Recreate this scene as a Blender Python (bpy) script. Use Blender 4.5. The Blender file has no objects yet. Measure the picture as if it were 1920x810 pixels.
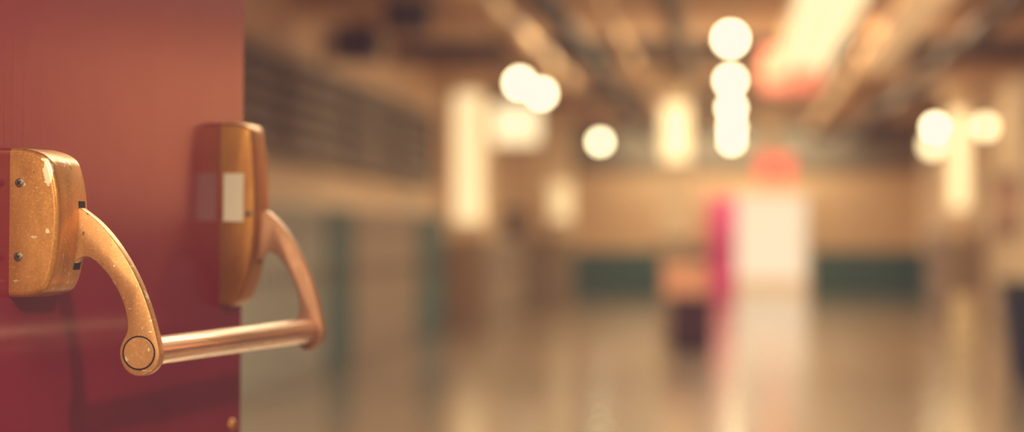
import bpy, bmesh, math, random
from mathutils import Vector, Matrix
random.seed(4)
R = math.radians
sc = bpy.context.scene
C = sc.collection

# ------------------------------------------------------------------ materials
def new_mat(name):
    m = bpy.data.materials.new(name); m.use_nodes = True
    nt = m.node_tree; b = nt.nodes['Principled BSDF']
    return m, nt, b

def paint(name, col, rough=.6, metal=0., var=.12, scale=6., bump=0., spec=.5):
    m, nt, b = new_mat(name)
    N, Lk = nt.nodes, nt.links
    tc = N.new('ShaderNodeTexCoord')
    nz = N.new('ShaderNodeTexNoise'); nz.inputs['Scale'].default_value = scale; nz.inputs['Detail'].default_value = 5
    Lk.new(tc.outputs['Object'], nz.inputs['Vector'])
    mx = N.new('ShaderNodeMix'); mx.data_type = 'RGBA'
    mx.inputs['A'].default_value = (*[c*(1-var) for c in col], 1)
    mx.inputs['B'].default_value = (*[min(1, c*(1+var)) for c in col], 1)
    Lk.new(nz.outputs['Fac'], mx.inputs['Factor']); Lk.new(mx.outputs['Result'], b.inputs['Base Color'])
    b.inputs['Roughness'].default_value = rough; b.inputs['Metallic'].default_value = metal
    b.inputs['Specular IOR Level'].default_value = spec
    if bump:
        bp = N.new('ShaderNodeBump'); bp.inputs['Strength'].default_value = bump; bp.inputs['Distance'].default_value = .01
        Lk.new(nz.outputs['Fac'], bp.inputs['Height']); Lk.new(bp.outputs['Normal'], b.inputs['Normal'])
    return m

def glow(name, col, strength):
    m, nt, b = new_mat(name)
    b.inputs['Base Color'].default_value = (*[min(1, c*.8) for c in col], 1)
    b.inputs['Roughness'].default_value = .4
    b.inputs['Emission Color'].default_value = (*col, 1); b.inputs['Emission Strength'].default_value = strength
    return m

def math_node(nt, op, a, b=None, clamp=False):
    n = nt.nodes.new('ShaderNodeMath'); n.operation = op; n.use_clamp = clamp
    for i, v in enumerate((a, b)):
        if v is None: continue
        if isinstance(v, (int, float)): n.inputs[i].default_value = v
        else: nt.links.new(v, n.inputs[i])
    return n.outputs[0]

def brass(name, base, dark, light, rough=.38, metal=.62, specks=True, wear=0., worn=None, brushed=None):
    """tarnished brass: blotchy tone, small pale nicks, dark scuffs, optional worn bare patch at an object-space spot"""
    m, nt, b = new_mat(name); N, Lk = nt.nodes, nt.links
    tc = N.new('ShaderNodeTexCoord')
    def noise(scale, detail=6, stretch=None, rgh=.6):
        mp = N.new('ShaderNodeMapping'); Lk.new(tc.outputs['Object'], mp.inputs['Vector'])
        if stretch: mp.inputs['Scale'].default_value = stretch
        nz = N.new('ShaderNodeTexNoise'); nz.inputs['Scale'].default_value = scale; nz.inputs['Detail'].default_value = detail
        nz.inputs['Roughness'].default_value = rgh
        Lk.new(mp.outputs['Vector'], nz.inputs['Vector']); return nz.outputs['Fac']
    def ramp(f, lo, hi):
        mr = N.new('ShaderNodeMapRange'); Lk.new(f, mr.inputs['Value'])
        mr.inputs['From Min'].default_value = lo; mr.inputs['From Max'].default_value = hi; return mr.outputs['Result']
    def mix(f, a, c):
        mx = N.new('ShaderNodeMix'); mx.data_type = 'RGBA'
        if isinstance(f, float): mx.inputs['Factor'].default_value = f
        else: Lk.new(f, mx.inputs['Factor'])
        for s, v in (('A', a), ('B', c)):
            if isinstance(v, tuple): mx.inputs[s].default_value = (*v, 1)
            else: Lk.new(v, mx.inputs[s])
        return mx.outputs['Result']
    blot = ramp(noise(28, 1 if brushed else 8, brushed or (1, 1, .3)), .35, .68)
    col = mix(blot, dark, base)
    col = mix(math_node(nt, 'MULTIPLY', ramp(noise(420, 1 if brushed else 2), .5, .8), .0 if brushed else .6), col, tuple(min(1, c*1.35) for c in base))
    rg = ramp(noise(60, 2 if brushed else 6, brushed), .2, .9)
    if specks:
        s1 = ramp(noise(150, 3, (1, 1, .55)), .715-wear, .74-wear)
        s2 = ramp(noise(75, 4, (.7, 1, 1.6)), .69-wear, .715-wear)
        col = mix(math_node(nt, 'MAXIMUM', s1, s2, True), col, light)
        d1 = ramp(noise(63, 5, (1.3, 1, .8)), .305+wear*.9, .27+wear*.9)
        col = mix(math_node(nt, 'MULTIPLY', d1, .8), col, (.07, .035, .02))
    if worn:
        (wx, wz, rx, rz) = worn
        sp = N.new('ShaderNodeSeparateXYZ'); Lk.new(tc.outputs['Object'], sp.inputs[0])
        dx = math_node(nt, 'DIVIDE', math_node(nt, 'SUBTRACT', sp.outputs['X'], wx), rx)
        dz = math_node(nt, 'DIVIDE', math_node(nt, 'SUBTRACT', sp.outputs['Z'], wz), rz)
        q = math_node(nt, 'ADD', math_node(nt, 'MULTIPLY', dx, dx), math_node(nt, 'MULTIPLY', dz, dz))
        q = math_node(nt, 'ADD', q, math_node(nt, 'MULTIPLY', noise(190, 4), 2.2))
        col = mix(ramp(q, 2.02, 1.9), col, light)
    Lk.new(col, b.inputs['Base Color'])
    r_ = math_node(nt, 'ADD', math_node(nt, 'MULTIPLY', rg, .16), rough-.08)
    Lk.new(r_, b.inputs['Roughness']); b.inputs['Metallic'].default_value = metal
    bp = N.new('ShaderNodeBump'); bp.inputs['Strength'].default_value = .10 if not brushed else .015; bp.inputs['Distance'].default_value = .0006
    Lk.new(noise(130, 1 if brushed else 6, brushed), bp.inputs['Height']); Lk.new(bp.outputs['Normal'], b.inputs['Normal'])
    return m

def red_door_paint():
    m, nt, b = new_mat('red_gloss_paint'); N, Lk = nt.nodes, nt.links
    tc = N.new('ShaderNodeTexCoord')
    def noise(scale, stretch, detail=4):
        mp = N.new('ShaderNodeMapping'); Lk.new(tc.outputs['Object'], mp.inputs['Vector']); mp.inputs['Scale'].default_value = stretch
        nz = N.new('ShaderNodeTexNoise'); nz.inputs['Scale'].default_value = scale; nz.inputs['Detail'].default_value = detail
        Lk.new(mp.outputs['Vector'], nz.inputs['Vector']); return nz.outputs['Fac']
    mx = N.new('ShaderNodeMix'); mx.data_type = 'RGBA'
    mx.inputs['A'].default_value = (.24, .008, .034, 1); mx.inputs['B'].default_value = (.29, .010, .040, 1)
    Lk.new(noise(9, (1, 1, .5)), mx.inputs['Factor'])
    # sparse pale nicks
    mr = N.new('ShaderNodeMapRange'); Lk.new(noise(95, (1, 1, .7), 2), mr.inputs['Value'])
    mr.inputs['From Min'].default_value = .785; mr.inputs['From Max'].default_value = .80
    m2 = N.new('ShaderNodeMix'); m2.data_type = 'RGBA'; Lk.new(mx.outputs['Result'], m2.inputs['A'])
    m2.inputs['B'].default_value = (.75, .32, .24, 1); Lk.new(mr.outputs['Result'], m2.inputs['Factor'])
    Lk.new(m2.outputs['Result'], b.inputs['Base Color'])
    b.inputs['Roughness'].default_value = .17; b.inputs['Specular IOR Level'].default_value = .27
    # faint vertical brush marks
    bp = N.new('ShaderNodeBump'); bp.inputs['Strength'].default_value = .10; bp.inputs['Distance'].default_value = .0008
    Lk.new(noise(160, (1, 1, .02), 3), bp.inputs['Height']); Lk.new(bp.outputs['Normal'], b.inputs['Normal'])
    return m

def floor_mat():
    m, nt, b = new_mat('polished_terrazzo'); N, Lk = nt.nodes, nt.links
    tc = N.new('ShaderNodeTexCoord')
    vz = N.new('ShaderNodeTexVoronoi'); vz.inputs['Scale'].default_value = 60; Lk.new(tc.outputs['Object'], vz.inputs['Vector'])
    nz = N.new('ShaderNodeTexNoise'); nz.inputs['Scale'].default_value = .35; nz.inputs['Detail'].default_value = 4
    Lk.new(tc.outputs['Object'], nz.inputs['Vector'])
    m1 = N.new('ShaderNodeMix'); m1.data_type = 'RGBA'; m1.inputs['A'].default_value = (.24, .17, .11, 1); m1.inputs['B'].default_value = (.36, .26, .17, 1)
    Lk.new(nz.outputs['Fac'], m1.inputs['Factor'])
    m2 = N.new('ShaderNodeMix'); m2.data_type = 'RGBA'; m2.blend_type = 'MULTIPLY'; m2.inputs['Factor'].default_value = .25
    Lk.new(m1.outputs['Result'], m2.inputs['A']); Lk.new(vz.outputs['Color'], m2.inputs['B'])
    Lk.new(m2.outputs['Result'], b.inputs['Base Color'])
    b.inputs['Roughness'].default_value = .15
    return m

M = {
 'red': red_door_paint(),
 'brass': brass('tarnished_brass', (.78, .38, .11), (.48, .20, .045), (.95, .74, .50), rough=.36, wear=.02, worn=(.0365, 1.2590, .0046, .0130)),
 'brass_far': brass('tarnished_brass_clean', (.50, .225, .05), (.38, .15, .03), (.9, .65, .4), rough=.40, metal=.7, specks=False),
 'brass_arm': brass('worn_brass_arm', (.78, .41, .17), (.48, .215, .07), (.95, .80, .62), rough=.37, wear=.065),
 'satin': brass('satin_bronze_tube', (.80, .54, .40), (.74, .48, .34), (.9, .7, .5), rough=.27, metal=1., specks=False, brushed=(2, .01, 2)),
 'screw': paint('dull_steel_screw', (.30, .24, .17), .45, .9),
 'slotdark': paint('dark_gap', (.015, .008, .006), .8),
 'sticker': paint('pale_paper_sticker', (.80, .72, .60), .6),
 'steel': paint('hinge_steel', (.45, .4, .33), .4, .9),
 'floor': floor_mat(),
 'cream': paint('cream_wall_paint', (.66, .43, .25), .75, var=.06, scale=2),
 'creamhi': paint('pale_cream_paint', (.78, .58, .38), .7, var=.05, scale=2),
 'peach': paint('peach_wall_paint', (.76, .32, .16), .7, var=.05, scale=1.5),
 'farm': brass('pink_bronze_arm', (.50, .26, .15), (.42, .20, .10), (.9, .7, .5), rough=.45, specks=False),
 'beige': paint('beige_brown_paint', (.33, .235, .15), .7, var=.08, scale=2),
 'brown': paint('brown_paint', (.22, .175, .125), .7, var=.1, scale=2),
 'wains': paint('dark_maroon_brown_paint', (.05, .022, .022), .7),
 'slat': paint('tan_slat_paint', (.36, .29, .20), .7),
 'dkbrown': paint('dark_brown_paint', (.11, .082, .056), .7, var=.1, scale=2),
 'ceil': paint('tan_ceiling_paint', (.50, .35, .23), .9, var=.12, scale=1.2),
 'beam': paint('salmon_beige_beam', (.66, .44, .28), .8, var=.1, scale=1.5),
 'duct': paint('tan_duct_metal', (.80, .52, .29), .6, var=.06, scale=2),
 'dark': paint('near_black_green', (.022, .030, .026), .6),
 'teal': paint('dark_teal_paint', (.05, .115, .098), .6, var=.1, scale=3),
 'greygreen': paint('grey_green_locker_paint', (.31, .31, .26), .55, var=.06, scale=3),
 'lockbrown': paint('brown_locker_paint', (.30, .225, .155), .55, var=.06, scale=3),
 'lockpink': paint('dusty_brown_locker_paint', (.34, .22, .16), .55, var=.06, scale=3),
 'magenta': paint('bright_magenta_red_paint', (.95, .09, .34), .4, var=.04),
 'plum': paint('dark_plum_laminate', (.045, .010, .022), .5),
 'salmon': paint('salmon_cardboard', (.85, .42, .27), .7, var=.05),
 'navy': paint('navy_plastic', (.012, .028, .06), .45),
 'navylid': paint('dark_green_plastic', (.03, .05, .04), .45),
 'paleyellow': paint('pale_yellow_plastic', (.82, .64, .38), .5, var=.05),
 'rust': paint('rust_red_cork', (.36, .13, .075), .8, var=.2, scale=12),
 'paper': paint('pink_paper', (.85, .55, .42), .8, var=.04),
 'outside': paint('sunlit_paving', (.75, .6, .42), .9, var=.06),
 'metal': paint('lamp_metal', (.30, .22, .15), .45, .7),
 'lamp': glow('warm_white_globe', (1, .88, .62), 17),
 'lampsoft': glow('soft_globe', (1, .84, .56), 5),
 'column_glow': glow('column_glow_mat', (1, .80, .52), 1.35),
 'column_glow_long': glow('long_column_glow_mat', (1, .79, .52), .95),
 'column_glow_dim': glow('dim_column_glow_mat', (1, .76, .48), .75),
 'ductglow': glow('glowing_duct_face', (1, .66, .36), .42),
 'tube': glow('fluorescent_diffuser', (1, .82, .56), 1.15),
 'signbox': glow('cream_lightbox', (1, .82, .58), 1.3),
 'redlamp': glow('salmon_red_light', (.92, .15, .10), 1.0),
 'redlampdim': glow('dim_salmon_red_light', (.9, .30, .2), .55),
}

# ------------------------------------------------------------------ mesh helpers
def obj(name, bm, mats, parent=None, smooth=False):
    me = bpy.data.meshes.new(name)
    bmesh.ops.recalc_face_normals(bm, faces=bm.faces[:])
    bm.to_mesh(me); bm.free()
    for m in (mats if isinstance(mats, (list, tuple)) else [mats]): me.materials.append(m)
    if smooth:
        for p in me.polygons: p.use_smooth = True
    o = bpy.data.objects.new(name, me); C.objects.link(o)
    if parent: o.parent = parent
    return o

def tag(o, label=None, cat=None, group=None, kind=None):
    for k, v in (('label', label), ('category', cat), ('group', group), ('kind', kind)):
        if v: o[k] = v
    return o

def empty(name, loc=(0, 0, 0), rz=0.):
    o = bpy.data.objects.new(name, None); C.objects.link(o)
    o.location = loc; o.rotation_euler = (0, 0, rz); o.empty_display_size = .1
    return o

def copy_tree(o, parent=None):
    c = o.copy(); C.objects.link(c)
    if parent: c.parent = parent
    for ch in list(o.children): copy_tree(ch, c)
    return c

def box(bm, x0, x1, y0, y1, z0, z1, bev=0., seg=2):
    vs = [bm.verts.new((x, y, z)) for x in (x0, x1) for y in (y0, y1) for z in (z0, z1)]
    fs = [bm.faces.new([vs[i] for i in q]) for q in ((0, 1, 3, 2), (4, 6, 7, 5), (0, 4, 5, 1), (2, 3, 7, 6), (0, 2, 6, 4), (1, 5, 7, 3))]
    if bev:
        es = list({e for f in fs for e in f.edges})
        bmesh.ops.recalc_face_normals(bm, faces=fs)
        bmesh.ops.bevel(bm, geom=es, offset=bev, segments=seg, affect='EDGES', profile=.5)
    return bm

def B(*a, **k): return box(bmesh.new(), *a, **k)

def lathe(bm, prof, n=28, at=(0, 0, 0), axis='Z'):
    """revolve (radius, height) pairs"""
    rows = []
    for r, h in prof:
        row = []
        for i in range(n):
            a = 2*math.pi*i/n; u, v = r*math.cos(a), r*math.sin(a)
            p = {'Z': (u, v, h), 'Y': (u, h, v), 'X': (h, u, v)}[axis]
            row.append(bm.verts.new((p[0]+at[0], p[1]+at[1], p[2]+at[2])))
        rows.append(row)
    for a, b in zip(rows, rows[1:]):
        for i in range(n):
            j = (i+1) % n
            bm.faces.new((a[i], a[j], b[j], b[i]))
    bm.faces.new(rows[0]); bm.faces.new(rows[-1])
    return bm

def globe(r, at, n=20):
    prof = [(max(.0005, r*math.sin(math.pi*i/12)), -r*math.cos(math.pi*i/12)) for i in range(13)]
    return lathe(bmesh.new(), prof, n, at)

def smooth_closed(pts, sub=3, corners=()):
    """Catmull-Rom through a closed outline; indices in corners stay sharp"""
    out = []; n = len(pts)
    for i in range(n):
        p0, p1, p2, p3 = pts[(i-1) % n], pts[i], pts[(i+1) % n], pts[(i+2) % n]
        if i in corners: p0 = p1
        if (i+1) % n in corners: p3 = p2
        for k in range(sub):
            t = k/sub
            out.append(tuple(.5*((2*b)+(-a+c)*t+(2*a-5*b+4*c-d)*t*t+(-a+3*b-3*c+d)*t**3) for a, b, c, d in zip(p0, p1, p2, p3)))
    return out

def plate(prof, y0, y1, bev, seg=3):
    """profile in local x-z, extruded along local y, with rounded rims"""
    bm = bmesh.new()
    a = [bm.verts.new((x, y0, z)) for x, z in prof]; b = [bm.verts.new((x, y1, z)) for x, z in prof]
    f0 = bm.faces.new(a); f1 = bm.faces.new(b[::-1]); n = len(prof)
    for i in range(n):
        j = (i+1) % n; bm.faces.new((a[i], b[i], b[j], a[j]))
    bmesh.ops.recalc_face_normals(bm, faces=bm.faces[:])
    if bev:
        es = list(f0.edges)+list(f1.edges)
        bmesh.ops.bevel(bm, geom=es, offset=bev, segments=seg, affect='EDGES', profile=.5, clamp_overlap=True)
    return bm

def autosmooth(o, deg=38):
    for p in o.data.polygons: p.use_smooth = True
    o.data.set_sharp_from_angle(angle=R(deg))
    return o

def struct(name, bm, m, label=None, cat=None, parent=None):
    o = obj(name, bm, m, parent)
    if parent is None: tag(o, label, cat, None, 'structure')
    return o

# ------------------------------------------------------------------ the setting: a long school hallway, +Y away from the camera
XL, XR, YF, HC = -3.85, 3.72, 56., 3.5
struct('floor', B(XL-.2, XR+.2, -4.2, YF+.2, -.12, 0), M['floor'], 'polished tan terrazzo hallway floor with soft reflections', 'floor')
struct('ceiling', B(XL-.2, XR+.2, -4.2, YF+.2, HC, HC+.12), M['ceil'], 'tan painted hallway ceiling above the beams and ducts', 'ceiling')
struct('wall_left', B(XL-.2, XL, 2.36, YF+.2, 0, HC), M['cream'], 'cream wall behind the lockers and brown louvres', 'wall')
struct('wall_right', B(XR, XR+.2, 2.36, 30, 0, HC), M['peach'], 'peach wall on the side the red door faces', 'wall')
struct('wall_right_rear', B(XR, XR+.2, 30, YF+.2, 0, HC), M['creamhi'], 'cream wall behind the lamp column and dusty brown lockers', 'wall')
# end wall with the double doorway
DX0, DX1, DH = .09, 1.46, 1.97
bm = bmesh.new()
box(bm, XL, DX0, YF, YF+.2, 0, HC); box(bm, DX1, XR, YF, YF+.2, 0, HC); box(bm, DX0, DX1, YF, YF+.2, DH, HC)
struct('wall_far', bm, M['cream'], 'cream end wall around the glowing doorway', 'wall')
struct('trim_1', B(XL, DX0-.1, YF-.03, YF-.001, 0, .92), M['teal'], 'dark teal wainscot on the end wall beside the magenta door', 'wainscot')
struct('trim_2', B(DX1+.1, XR, YF-.03, YF-.001, 0, .92), M['teal'], 'dark teal wainscot on the end wall on the open side of the doorway', 'wainscot')
struct('trim_3', B(XR-.03, XR-.001, 51.2, YF-.04, 0, .92), M['teal'], 'dark teal wainscot on the side wall before the end wall', 'wainscot')
struct('trim_4', B(XL, XR, YF-.06, YF-.001, 2.48, HC-.001), M['brown'], 'brown frieze across the top of the end wall', 'frieze')
fr = empty('door_2', (0, 0, 0)); tag(fr, 'bright double doorway in the end wall with pale frame', 'doorway', None, 'structure')
bm = bmesh.new(); box(bm, DX0-.09, DX0, YF-.05, YF+.22, 0, DH+.09); obj('door_jamb', bm, M['creamhi'], fr)
bm = bmesh.new(); box(bm, DX1, DX1+.09, YF-.05, YF+.22, 0, DH+.09); obj('door_jamb', bm, M['creamhi'], fr)
bm = bmesh.new(); box(bm, DX0, DX1, YF-.05, YF+.22, DH, DH+.09); obj('door_head', bm, M['creamhi'], fr)
struct('ground', B(-6, 8, YF+.22, YF+26, -.12, -.005), M['outside'], 'sunlit pale paving outside the far doorway', 'paving')

# wall the red door hangs in, and the space behind the camera
bm = bmesh.new()
box(bm, XL-.2, -.80, 2.16, 2.36, 0, HC); box(bm, 1.30, XR+.2, 2.16, 2.36, 0, HC); box(bm, -.80, 1.30, 2.16, 2.36, 2.20, HC)
struct('wall_front', bm, M['wains'], 'dark maroon cross wall in which the red door hangs', 'wall')
f1 = empty('door_1', (0, 0, 0)); tag(f1, 'pale frame of the opening in which the red door hangs', 'doorway', None, 'structure')
obj('door_jamb', B(-.80, -.715, 2.14, 2.38, 0, 2.2), M['creamhi'], f1)
obj('door_jamb', B(1.215, 1.30, 2.14, 2.38, 0, 2.2), M['creamhi'], f1)
obj('door_head', B(-.715, 1.215, 2.14, 2.38, 2.12, 2.2), M['creamhi'], f1)
struct('wall_back', B(XL-.2, XR+.2, -4.2, -4.0, 0, HC), M['cream'], 'cream wall behind the viewpoint', 'wall')
struct('wall_back_left', B(XL-.2, XL, -4.0, 2.16, 0, HC), M['cream'], 'cream wall beside the viewpoint, on the hinge side', 'wall')
struct('wall_back_right', B(XR, XR+.2, -4.0, 2.16, 0, HC), M['cream'], 'cream wall beside the viewpoint, on the open side', 'wall')
# wainscot, soffit and pilaster on the near right wall (seen mirrored in the red paint)
struct('trim_5', B(XR-.04, XR-.001, 2.37, 34., 0, 1.22), M['wains'], 'dark brown wainscot low on the right wall', 'wainscot')
struct('trim_6', B(XR-.12, XR-.001, 2.37, 30., 2.10, HC-.001), M['dkbrown'], 'brown soffit along the top of the right wall', 'soffit')
struct('column_1', B(XR-.22, XR-.041, 7.6, 9.5, 0, 2.10), M['dkbrown'], 'dark pilaster on the right wall near the entrance', 'pilaster')

# two-tone columns
def column(name, x0, x1, y0, y1, lab, top=HC-.001):
    c = empty(name, ((x0+x1)/2, (y0+y1)/2, 0)); tag(c, lab, 'column', None, 'structure')
    hx, hy = (x1-x0)/2, (y1-y0)/2
    obj('column_base', B(-hx, hx, -hy, hy, 0, 1.18, bev=.02), M['beige'], c)
    obj('column_shaft', B(-hx, hx, -hy, hy, 1.18, top), M['creamhi'], c)
    return c
column('column_2', -3.70, -3.22, 37.6, 38.1, 'cream column past the dark teal lockers')
column('column_3', XL+.001, -2.78, 49.6, 50.2, 'cream pilaster on the lockers side close to the end wall')
column('column_4', -.82, -.46, 33.2, 33.55, 'slim cream column standing in the hallway behind the plum cabinet')
column('column_5', 3.00, 3.36, 40., 40.35, 'cream column beside the right wall carrying three lamps')

struct('trim_7', B(XL+.001, XL+.03, 19., 36.2, 1.46, 1.835), M['creamhi'], 'peach strip of wall between the lockers and the louvres', 'wall strip')
# cross beams under the ceiling
yb = 4.2; k = 0
while yb < 55:
    k += 1
    struct('ceiling_beam' if k == 1 else 'ceiling_beam.%03d' % (k-1), B(XL+.001, XR-.121 if yb < 30 else XR-.001, yb, yb+.3, 3.20, HC-.001),
           M['beam'] if k % 3 else M['dkbrown'], 'painted beam crossing under the hallway ceiling', 'beam')['group'] = 'beams under the ceiling'
    yb += 3.5

# ------------------------------------------------------------------ the red door with its brass crash bar
a_cam = math.atan(410/5333.33)
door = empty('door', (0, 0, 0))
tag(door, 'open red painted door with a worn brass crash bar', 'door', None, 'thing')
lean = R(.55); rz = -R(8.304)
rot = Matrix.Rotation(rz, 4, 'Z') @ Matrix.Rotation(lean, 4, 'Y')
pivot = Vector((-.64972, 2.60155, 1.2))
door.matrix_world = Matrix.Translation(pivot - rot.to_3x3() @ Vector((0, 0, 1.2))) @ rot
# local axes: +X out of the painted face, +Y from hinge edge to latch edge, Z up
obj('door_leaf', B(-.045, 0, -.276, .634, .012, 2.09, bev=.002), M['red'], door)
for hz in (.25, 1.05, 1.85):
    bm = bmesh.new(); lathe(bm, [(.008, hz-.055), (.009, hz-.052), (.009, hz+.052), (.008, hz+.055)], 16, (.008, -.279, 0))
    box(bm, -.002, .0025, -.279, -.245, hz-.05, hz+.05)
    obj('hinge', bm, M['steel'], door)
bm = bmesh.new(); lathe(bm, [(.0005, .006), (.004, .0055), (.0068, .003), (.0075, 0)], 20, (0, .598, .986), 'X'); autosmooth(obj('bolt_head', bm, M['brass_far'], door))

# crash bar: the tube carries cases, arms, caps, screws and sticker
BX, BZ = .1085, 1.0935
BXF, BZF = .0965, 1.0955                      # the worn bar sits slightly closer to the door at its latch end
bm = lathe(bmesh.new(), [(.0128, .010), (.0139, .0112), (.0139, .574), (.0128, .5755)], 48, (0, 0, 0), 'Y')
for v in bm.verts:
    t = v.co.y/.575; v.co.x += BX+(BXF-BX)*t; v.co.z += BZ+(BZF-BZ)*t
bar = autosmooth(obj('crash_bar', bm, M['satin'], door)); bar['label'] = 'brass crash bar: satin tube held by two curved arms'

# hinge-side case
p = [(-.0105, 1.2802), (.010, 1.2808), (.022, 1.2790), (.0325, 1.2755), (.0400, 1.2700), (.0440, 1.2615), (.0480, 1.2460), (.0505, 1.2260),
     (.0500, 1.2040), (.0475, 1.1820), (.0435, 1.1640), (.0375, 1.1520), (.0290, 1.1475), (.018, 1.1450), (.010, 1.1440), (-.0105, 1.1440)]
near_case = smooth_closed([(x*.955, z) for x, z in p], 3, (0, 15))
c1 = autosmooth(obj('end_case', plate(near_case, -.048, .026, .0095, 5), M['brass'], bar), 50)
# latch-side case
p = [(-.0070, 1.3265), (.012, 1.3275), (.024, 1.3262), (.0325, 1.3215), (.0365, 1.3080), (.0395, 1.2760), (.0412, 1.2410), (.0405, 1.2080),
     (.0375, 1.1790), (.0325, 1.1560), (.0260, 1.1370), (.0185, 1.1260), (.010, 1.1215), (-.0070, 1.1225)]
far_case = smooth_closed(p, 3, (0, 13))
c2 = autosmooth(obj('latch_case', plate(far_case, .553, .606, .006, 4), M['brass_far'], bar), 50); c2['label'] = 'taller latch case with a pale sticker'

# dark slots the arms swing in: a thin strip following the curved front of each case
def slot(prof, y0, y1, z0, z1):
    front = sorted([q for q in prof if q[0] > .02 and z0 <= q[1] <= z1], key=lambda q: q[1])
    bm = bmesh.new(); rows = []
    for x, z in front:
        rows.append([bm.verts.new((x+dx, y, z)) for dx, y in ((-.004, y0), (.0005, y0), (.0005, y1), (-.004, y1))])
    for a, b in zip(rows, rows[1:]):
        for i in range(4): bm.faces.new((a[i], a[(i+1) % 4], b[(i+1) % 4], b[i]))
    bm.faces.new(rows[0]); bm.faces.new(rows[-1]); return bm
obj('arm_slot', slot(near_case, .0006, .0160, 1.1668, 1.2345), M['slotdark'], bar)
obj('arm_slot', slot(far_case, .5762, .5955, 1.166, 1.225), M['slotdark'], bar)

arm_p = [(.0300, 1.2275), (.0498, 1.2267), (.0644, 1.2163), (.0785, 1.2025), (.0915, 1.1857), (.1030, 1.1671), (.1123, 1.1475), (.1196, 1.1279), (.1253, 1.1083),
         (.1285, 1.0936), (.1273, 1.0845), (.1227, 1.0778), (.1159, 1.0733), (.1082, 1.0718), (.1004, 1.0737), (.0941, 1.0790), (.0900, 1.0873), (.0895, 1.0972),
         (.0926, 1.1051), (.0962, 1.1130), (.0962, 1.1228), (.0936, 1.1351), (.0884, 1.1474), (.0801, 1.1611), (.0707, 1.1719), (.0623, 1.1788), (.0550, 1.1812),
         (.0477, 1.1783), (.0414, 1.1718), (.0300, 1.1700)]
arm_prof = smooth_closed(arm_p, 3, (0, 1, 28, 29))
autosmooth(obj('lever_arm', plate(arm_prof, 0, .014, .0016, 3), M['brass_arm'], bar))
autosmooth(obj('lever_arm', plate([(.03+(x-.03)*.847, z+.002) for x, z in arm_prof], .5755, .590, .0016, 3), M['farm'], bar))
for y0, sg, cx, cz in ((0, -1, BX, BZ), (.590, 1, BXF, BZF)):
    bm = lathe(bmesh.new(), [(.0160, sg*.0001), (.0160, sg*.0003), (.0145, sg*.0003)], 48, (cx, y0, cz), 'Y')
    n0 = len(bm.faces)
    lathe(bm, [(.0146, sg*.0001), (.0146, sg*.0006), (.0141, sg*.0011), (.006, sg*.0012)], 48, (cx, y0, cz), 'Y')
    bm.faces.ensure_lookup_table()
    for i, f in enumerate(bm.faces): f.material_index = 0 if i < n0 else 1
    cap = autosmooth(obj('pivot_cap', bm, [M['slotdark'], M['brass_arm']], bar)); cap['label'] = 'round cap over the tube end, ringed by a dark groove'

def screw(x, y, z, ang, r=.0038):
    """pan head seated in the case, with a cross recess"""
    bm = lathe(bmesh.new(), [(r*1.12, .0004), (r*1.12, -.0003), (r, -.0004), (r*.8, -.0011), (r*.3, -.0014)], 24, (x, y, z), 'Y')
    n0 = len(bm.faces)
    for q in (ang, ang+90):
        u = Vector((math.cos(R(q)), 0, math.sin(R(q)))); v = Vector((-u.z, 0, u.x))
        for hl, hw in ((r*.62, r*.13),):
            cs = [Vector((x, y-.0016, z))+u*(hl*i)+v*(hw*j) for i, j in ((-1, -1), (1, -1), (1, 1), (-1, 1))]
            lo = [c+Vector((0, .0006, 0)) for c in cs]
            t_ = [bm.verts.new(c) for c in cs]; l_ = [bm.verts.new(c) for c in lo]
            bm.faces.new(t_); bm.faces.new(l_[::-1])
            for i in range(4): bm.faces.new((t_[i], t_[(i+1) % 4], l_[(i+1) % 4], l_[i]))
    bm.faces.ensure_lookup_table()
    for i, f in enumerate(bm.faces): f.material_index = 0 if i < n0 else 1
    s = obj('screw', bm, [M['screw'], M['slotdark']], bar); s['label'] = 'small cross-head screw'
screw(.0095, -.0481, 1.2490, 35); screw(.0090, -.0481, 1.1815, 25)
screw(.0335, .5529, 1.2256, 10, .0034)
st = obj('sticker', B(.0040, .0272, .5523, .5531, 1.2167, 1.2704), M['sticker'], bar); st['label'] = 'pale rectangular sticker'

# ------------------------------------------------------------------ lockers along the left wall
def make_locker(w, h, d, m):
    r = empty('locker')
    obj('locker_body', B(0, d-.02, 0, w, 0, h, bev=.004), m, r)
    dr = obj('locker_door', B(d-.02, d, .008, w-.008, .07, h-.015, bev=.004), m, r)
    obj('handle', B(d, d+.02, w-.07, w-.05, h*.55, h*.55+.12), M['metal'], dr)
    bm = bmesh.new()
    for q in range(4): box(bm, d, d+.004, w*.25, w*.75, h-.14-.03*q, h-.128-.03*q)
    obj('vent', bm, M['dkbrown'], dr)
    return r
def locker_row(y0, n, w, m, lab, grp, h=1.45, side=-1, d=.3):
    pr = make_locker(w, h, d, m)
    for i in range(n):
        o = pr if i == 0 else copy_tree(pr)
        if side < 0: o.location = (XL+.002, y0+i*w, 0)
        else: o.location = (XR-.002, y0+(i+1)*w, 0); o.rotation_euler = (0, 0, math.pi)
        tag(o, lab, 'locker', grp)
locker_row(20., 12, .4, M['greygreen'], 'grey-green metal locker in the row seen through the brass arm', 'grey-green lockers')
locker_row(25., 4, .4, M['teal'], 'narrow teal locker between the grey-green and the brown lockers', 'teal lockers between the rows')
locker_row(26.8, 12, .45, M['lockbrown'], 'brown metal locker between the two banks of teal lockers', 'brown lockers')
locker_row(32.4, 7, .4, M['teal'], 'dark teal locker in the bank just before the cream column', 'teal lockers before the column')
locker_row(42., 18, .45, M['lockpink'], 'dusty brown locker along the right wall past the lamp column', 'dusty brown lockers', h=1.3, side=1)
locker_row(38.4, 24, .45, M['beige'], 'beige locker along the left wall past the cream column', 'beige lockers', h=1.15)

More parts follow.
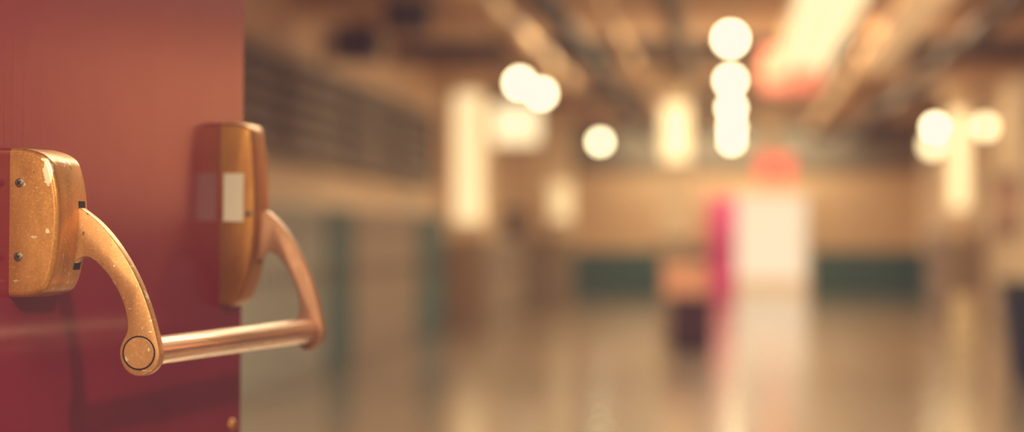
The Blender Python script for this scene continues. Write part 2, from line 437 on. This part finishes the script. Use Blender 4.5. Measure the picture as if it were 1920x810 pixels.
# brown louvre units above the lockers
def make_louvre(w):
    r = empty('wall_louvre')
    bm = bmesh.new()
    for a in ((0, w, .0, .06), (0, w, .84, .90)): box(bm, 0, .12, a[0], a[1], a[2], a[3])
    box(bm, 0, .12, 0, .06, .06, .84); box(bm, 0, .12, w-.06, w, .06, .84)
    obj('louvre_frame', bm, M['brown'], r)
    bm = bmesh.new()
    for i in range(5):
        z = .075+.155*i
        vs = [bm.verts.new(q) for q in ((.02, .06, z+.095), (.10, .06, z), (.10, w-.06, z), (.02, w-.06, z+.095))]
        vt = [bm.verts.new(v.co+Vector((.004, 0, .012))) for v in vs]
        bm.faces.new(vs); bm.faces.new(vt[::-1])
        for j in range(4): bm.faces.new((vs[j], vt[j], vt[(j+1) % 4], vs[(j+1) % 4]))
    obj('slat_panel', bm, M['slat'], r)
    obj('back_panel', B(.002, .015, .06, w-.06, .06, .84), M['dkbrown'], r)
    return r
lv = make_louvre(3.9)
names = ['brown slatted louvre above the grey-green lockers', 'brown slatted louvre above the first teal lockers',
         'brown slatted louvre above the brown lockers', 'brown slatted louvre above the bank of dark teal lockers by the column']
for i, nm in enumerate(names):
    o = lv if i == 0 else copy_tree(lv)
    o.location = (XL+.002, 19.9+i*4.05, 1.84); tag(o, nm, 'louvre', 'louvres above the lockers')

# ------------------------------------------------------------------ lamps
def make_lamp(r=.085, m='lamp', drop=.5):
    o = empty('ceiling_lamp')
    autosmooth(obj('globe', globe(r, (0, 0, 0)), M[m], o))
    obj('stem', lathe(bmesh.new(), [(.012, r*.9), (.012, drop-.03)], 12), M['metal'], o)
    obj('canopy', lathe(bmesh.new(), [(.05, drop-.03), (.06, drop-.001)], 20), M['metal'], o)
    return o
lp = make_lamp()
L = [(0, 26., 'round white lamp on a stem, first in the middle row of five'), (.0, 33., 'round white lamp second in the middle row of five'),
     (.01, 40., 'round white lamp third in the middle row of five'), (.02, 47., 'round white lamp fourth in the middle row of five'),
     (.02, 54., 'round white lamp last in the middle row of five, above the far doorway'),
     (-2.47, 33.3, 'round white lamp overlapping a second one beside the cream column'), (-2.38, 35.8, 'round white lamp just behind the lamp nearest the cream column'),
     (-2.48, 54.2, 'single round white lamp low over the beige lockers near the end wall'), (3.35, 47.2, 'brightest round lamp over the dusty brown lockers by the lamp column')]
for i, (x, y, lab) in enumerate(L):
    o = lp if i == 0 else copy_tree(lp)
    o.location = (x, y, HC-.5); tag(o, lab, 'lamp', 'round ceiling lamps')

# bracket lamps on the right column
def bracket(x, z, sx, lab):
    o = empty('column_light', (3.17, 40., z)); tag(o, lab, 'lamp', 'lamps on the column')
    autosmooth(obj('globe', globe(.10, (x, -.12, .0)), M['lampsoft'], o))
    obj('bracket', B(min(x, sx), max(x, sx), -.135, -.105, -.13, -.10), M['metal'], o)
    obj('back_plate', B(sx-.05, sx+.05, -.105, -.001, -.17, -.06), M['metal'], o)
bracket(-.38, 2.46, -.1, 'soft round lamp on a bracket low on the lamp column')
bracket(.36, 2.72, .1, 'soft round lamp on a bracket between the lamp column and the right wall')
# glowing tubes added to make the columns look brightly lit
def column_glow(x, y, z0, z1, w, m, lab):
    o = empty('column_light', (x, y, z0)); tag(o, lab, 'lamp', 'tall glows added on the columns')
    autosmooth(obj('glow_tube', lathe(bmesh.new(), [(w*.7, .02), (w, .05), (w, z1-z0-.05), (w*.7, z1-z0-.02)], 24, (0, -w-.02, 0)), M[m], o))
    obj('back_plate', B(-w*.6, w*.6, -.02, -.001, 0, z1-z0), M['metal'], o)
    return o
column_glow(-3.46, 37.6, 1.35, 3.12, .19, 'column_glow_long', 'tall cream glow added on the column past the dark teal lockers')
column_glow(-2.95, 49.6, 1.45, 2.15, .19, 'column_glow_dim', 'dim cream glow added on the pilaster near the end wall')
column_glow(-.64, 33.2, 2.05, 2.75, .15, 'column_glow', 'cream glow added on the slim column behind the plum cabinet')
column_glow(3.17, 40., 1.55, 2.95, .11, 'column_glow', 'slim tall lamp stretched to brighten the middle of the lamp column')

# hanging cream light box beside the left column
o = empty('hanging_sign', (-3.32, 44., 2.64)); tag(o, 'blank cream light box hanging beside the left column', 'sign')
obj('sign_panel', B(-.36, .36, -.06, .06, 0, .62, bev=.01), M['signbox'], o)
for x in (-.2, .2): obj('hanger', lathe(bmesh.new(), [(.01, .56), (.01, HC-2.64-.001)], 10, (x, 0, 0)), M['metal'], o)

# red lit boxes
def redbox(x, y, z, m, lab):
    o = empty('red_light', (x, y, z)); tag(o, lab, 'light', 'red lit boxes under the ceiling')
    obj('light_panel', B(-.32, .32, -.05, .05, -.25, .25, bev=.06), M[m], o)
    obj('hanger', lathe(bmesh.new(), [(.012, .25), (.012, HC-z-.001)], 10), M['metal'], o)
redbox(.83, 53.5, 2.46, 'redlamp', 'salmon-red lit box hanging above the far doorway')
redbox(.66, 31.5, 3.02, 'redlampdim', 'dim salmon-red lit box under the long cream ceiling light')

# ------------------------------------------------------------------ ducts, pipes and boxes under the beams
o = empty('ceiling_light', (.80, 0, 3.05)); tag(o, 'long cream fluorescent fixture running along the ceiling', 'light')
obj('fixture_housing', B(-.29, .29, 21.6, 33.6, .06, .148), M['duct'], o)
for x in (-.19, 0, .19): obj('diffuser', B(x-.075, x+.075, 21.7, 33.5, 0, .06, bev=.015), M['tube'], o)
tag(obj('ceiling_duct', B(1.38, 1.76, 32.5, 50., 3.02, 3.198, bev=.02), M['duct']), 'long tan duct continuing from the glowing duct piece', 'duct')
o = empty('ceiling_light', (1.57, 0, 3.05)); tag(o, 'tan duct with an added glow beside the bright cream fixture', 'light')  # a duct, with weak emission added so its underside looks lit
obj('fixture_housing', B(-.19, .19, 21.6, 32.3, .06, .148), M['duct'], o)
for x in (-.09, .09): obj('diffuser', B(x-.075, x+.075, 21.7, 32.2, 0, .06, bev=.015), M['ductglow'], o)
def pipe(x, r, y0, y1, m, lab, z=None):
    z = 3.199-r if z is None else z
    tag(autosmooth(obj('ceiling_pipe', lathe(bmesh.new(), [(r, y0), (r, y1)], 20, (x, 0, z), 'Y'), M[m])), lab, 'pipe', 'pipes under the ceiling beams')
pipe(-2.02, .13, 20., 36., 'duct', 'thick tan pipe above the pair of overlapping lamps')
pipe(-1.52, .10, 18., 55., 'dark', 'dark pipe running along the ceiling on the lockers side')
pipe(-1.10, .07, 18., 55., 'duct', 'thin tan pipe beside the dark pipe')
pipe(-.50, .09, 18., 55., 'brown', 'brown pipe beside the middle row of lamps')
pipe(2.30, .09, 18., 55., 'dkbrown', 'dark brown pipe beside the tan duct')
o = empty('hanging_banner', (.56, 40.6, 2.36)); tag(o, 'pale narrow banner hanging beside the middle row of lamps', 'banner')
obj('banner_sheet', B(-.11, .11, -.02, .02, 0, .72, bev=.006), M['creamhi'], o)
for x in (-.07, .07): obj('hanger', lathe(bmesh.new(), [(.008, .72), (.008, HC-2.36-.001)], 10, (x, 0, 0)), M['metal'], o)
def vent(x, y, z0, z1, w, lab):
    o = empty('ceiling_vent', (x, y, z0)); tag(o, lab, 'vent', 'dark boxes under the ceiling')
    obj('vent_body', B(-w/2, w/2, -w/2, w/2, 0, z1-z0, bev=.01), M['dark'], o)
    bm = bmesh.new()
    for i in range(4): box(bm, -w*.42, w*.42, -w/2-.012, -w/2, (z1-z0)*(.15+.2*i), (z1-z0)*(.25+.2*i))
    obj('grille', bm, M['dkbrown'], o)
vent(-3.55, 26.9, 2.87, 3.199, .42, 'dark box under the ceiling above the brown lockers')
vent(-2.72, 23.9, 2.93, 3.199, .36, 'dark box under the ceiling above the grey-green lockers')
vent(1.7, 53.5, 3.0, 3.199, .5, 'dark box under the ceiling above the open side of the far doorway')
vent(2.6, 53.5, 3.0, 3.199, .6, 'dark box under the ceiling close to the right wall')

# ------------------------------------------------------------------ things on the floor and walls
# open magenta leaf of the far doorway
o = empty('door', (DX0-.005, YF-.06, 0), R(232)); tag(o, 'bright magenta door leaf standing open at the end wall', 'door', None, 'thing')
obj('door_leaf', B(0, .76, -.02, .02, .01, 1.95, bev=.004), M['magenta'], o)
obj('kick_plate', B(.05, .71, .02, .024, .04, .26), M['magenta'], o)
obj('push_bar', B(.08, .68, .024, .075, 1.0, 1.05, bev=.01), M['metal'], o)

# plum cabinet with salmon box
o = empty('cabinet', (-.40, 29.6, 0)); tag(o, 'small dark plum cabinet standing on the hallway floor', 'cabinet')
obj('cabinet_body', B(-.22, .22, -.2, .2, .05, .58, bev=.006), M['plum'], o)
obj('plinth', B(-.20, .20, -.17, .2, 0, .05), M['dark'], o)
for s in (-1, 1):
    d = obj('cabinet_door', B(min(s*.005, s*.21), max(s*.005, s*.21), -.215, -.2, .07, .56, bev=.003), M['plum'], o)
    obj('knob', lathe(bmesh.new(), [(.012, -.235), (.014, -.228), (.006, -.215)], 14, (s*.035, 0, .33), 'Y'), M['metal'], d)
o = empty('storage_box', (-.45, 29.6, .58)); tag(o, 'salmon pink box on top of the plum cabinet', 'box')
obj('box_body', B(-.24, .22, -.17, .17, .0005, .27, bev=.008), M['salmon'], o)
obj('lid', B(-.25, .23, -.18, .18, .27, .34, bev=.01), M['salmon'], o)

# navy recycling bin near the right edge
o = empty('recycling_bin', (2.52, 23.9, 0)); tag(o, 'navy blue bin with a dark green lid by the right wall', 'bin')
bm = bmesh.new()
vs = [bm.verts.new(q) for q in ((-.2, -.2, 0), (.2, -.2, 0), (.2, .2, 0), (-.2, .2, 0), (-.27, -.27, .74), (.27, -.27, .74), (.27, .27, .74), (-.27, .27, .74))]
for q in ((3, 2, 1, 0), (4, 5, 6, 7), (0, 1, 5, 4), (1, 2, 6, 5), (2, 3, 7, 6), (3, 0, 4, 7)): bm.faces.new([vs[i] for i in q])
bmesh.ops.bevel(bm, geom=bm.edges[:], offset=.02, segments=3, affect='EDGES')
obj('bin_body', bm, M['navy'], o)
obj('lid', B(-.29, .29, -.29, .29, .74, .84, bev=.02), M['navylid'], o)
obj('rim_handle', B(-.1, .1, -.32, -.29, .76, .79, bev=.005), M['navylid'], o)

# pale A-frame floor sign
o = empty('floor_sign', (2.66, 33., 0)); tag(o, 'pale yellow folding floor sign standing near the right wall', 'sign')
for s in (-1, 1):
    bm = bmesh.new()
    pts = [(-.15, s*.16, 0), (.15, s*.16, 0), (.11, s*.015, .52), (-.11, s*.015, .52)]
    a = [bm.verts.new(q) for q in pts]; b = [bm.verts.new((x, y-s*.014, z)) for x, y, z in pts]
    bm.faces.new(a); bm.faces.new(b[::-1])
    for i in range(4): bm.faces.new((a[i], b[i], b[(i+1) % 4], a[(i+1) % 4]))
    obj('sign_board', bm, M['paleyellow'], o)
obj('hinge_top', B(-.10, .10, -.02, .02, .50, .54, bev=.006), M['paleyellow'], o)

# notice board on the right wall
o = empty('notice_board', (XR-.002, 38.6, 1.25)); tag(o, 'rust-red notice board on the right wall before the dusty brown lockers', 'notice board')
obj('board_panel', B(-.03, 0, -1.3, 1.3, 0, .72), M['rust'], o)
bm = bmesh.new()
for a in ((-1.35, 1.35, -.05, 0), (-1.35, 1.35, .72, .77), (-1.35, -1.3, 0, .72), (1.3, 1.35, 0, .72)): box(bm, -.045, 0, a[0], a[1], a[2], a[3])
obj('board_frame', bm, M['dkbrown'], o)
for y, z in ((-.9, .2), (.1, .25), (.8, .15)): obj('paper', B(-.033, -.03, y-.22, y+.22, z, z+.3), M['paper'], o)

# hose cabinet on left wall
o = empty('hose_cabinet', (XL+.001, 48.6, 1.17)); tag(o, 'small dark brown cabinet on the left wall above the beige lockers', 'cabinet')
obj('cabinet_body', B(0, .28, -.4, .4, 0, .5, bev=.01), M['dkbrown'], o)
obj('cabinet_door', B(.281, .30, -.37, .37, .03, .47, bev=.004), M['dkbrown'], o)

# ------------------------------------------------------------------ lights
def area(name, loc, sx, sy, power, col=(1, .90, .73), rot=(0, 0, 0)):
    l = bpy.data.lights.new(name, 'AREA'); l.shape = 'RECTANGLE'; l.size = sx; l.size_y = sy; l.energy = power; l.color = col
    o = bpy.data.objects.new(name, l); C.objects.link(o); o.location = loc; o.rotation_euler = rot; return o
yb = 4.2; k = 0
while yb < 54:
    area('hall_fill_light', (0, yb+1.9, HC-.02), 4.2 if yb > 20 else 2.5, 1.2, 215 if 24 < yb < 30 else 75 if 20 < yb < 24 else 128 if yb > 20 else 150)  # unseen fill lights added between the beams to brighten the hall
    yb += 3.5
area('entrance_light', (.25, .9, HC-.05), .9, .9, 30)
area('brass_fill_light', (-1.4, -2.6, 2.30), .4, .4, 68, rot=(R(78), 0, R(-9)))  # unseen fill added to brighten the brass faces
area('lobby_side_light', (1.75, -.9, 3.0), .3, .3, 100, rot=(R(65), 0, R(35)))
for y in (10.5, 14.5): area('wall_fill_light', (2.3, y, HC-.05), .5, 3.4, 330, rot=(0, R(-52), 0))  # unseen fills added to brighten the wall mirrored in the red door
area('wall_fill_light', (2.3, 39., HC-.32), .4, 3., 38, rot=(0, R(-60), 0))  # another added fill, brightening the rear right wall
area('lobby_fill_light', (-.6, -1.8, HC-.05), 1.6, 1.6, 40)  # unseen fill added so the space behind the camera is lit

w = bpy.data.worlds.new('sky'); sc.world = w; w.use_nodes = True
bg = w.node_tree.nodes['Background']; bg.inputs['Color'].default_value = (1.0, .76, .60, 1); bg.inputs['Strength'].default_value = 1.1

# ------------------------------------------------------------------ camera
cd = bpy.data.cameras.new('camera'); cam = bpy.data.objects.new('camera', cd); C.objects.link(cam)
cd.sensor_width = 36; cd.lens = 100; cd.clip_start = .05; cd.clip_end = 300
cam.location = (0, 0, 1.2); cam.rotation_euler = (R(90)+math.atan(38/5333.33), 0, a_cam)
cd.dof.use_dof = True; cd.dof.focus_distance = 2.60; cd.dof.aperture_fstop = 3.2
sc.camera = cam

# ------------------------------------------------------------------ photographic tone: warm, lifted shadows, creamy whites
vs = sc.view_settings; vs.view_transform = 'Standard'; vs.look = 'None'; vs.exposure = 0; vs.gamma = 1
vs.use_curve_mapping = True
cm = vs.curve_mapping; cm.extend = 'HORIZONTAL'; cm.use_clip = False
for c, (lo, hi) in zip(cm.curves[:3], ((.028, 1.0), (.016, .97), (.022, .80))):
    c.points[0].location = (0, lo); c.points[-1].location = (1, hi)
    for q in c.points: q.handle_type = 'VECTOR'
cm.update()
sc.cycles.use_denoising = True
sc.cycles.max_bounces = 8
sc.cycles.caustics_reflective = False; sc.cycles.caustics_refractive = False
sc.cycles.sample_clamp_indirect = 8
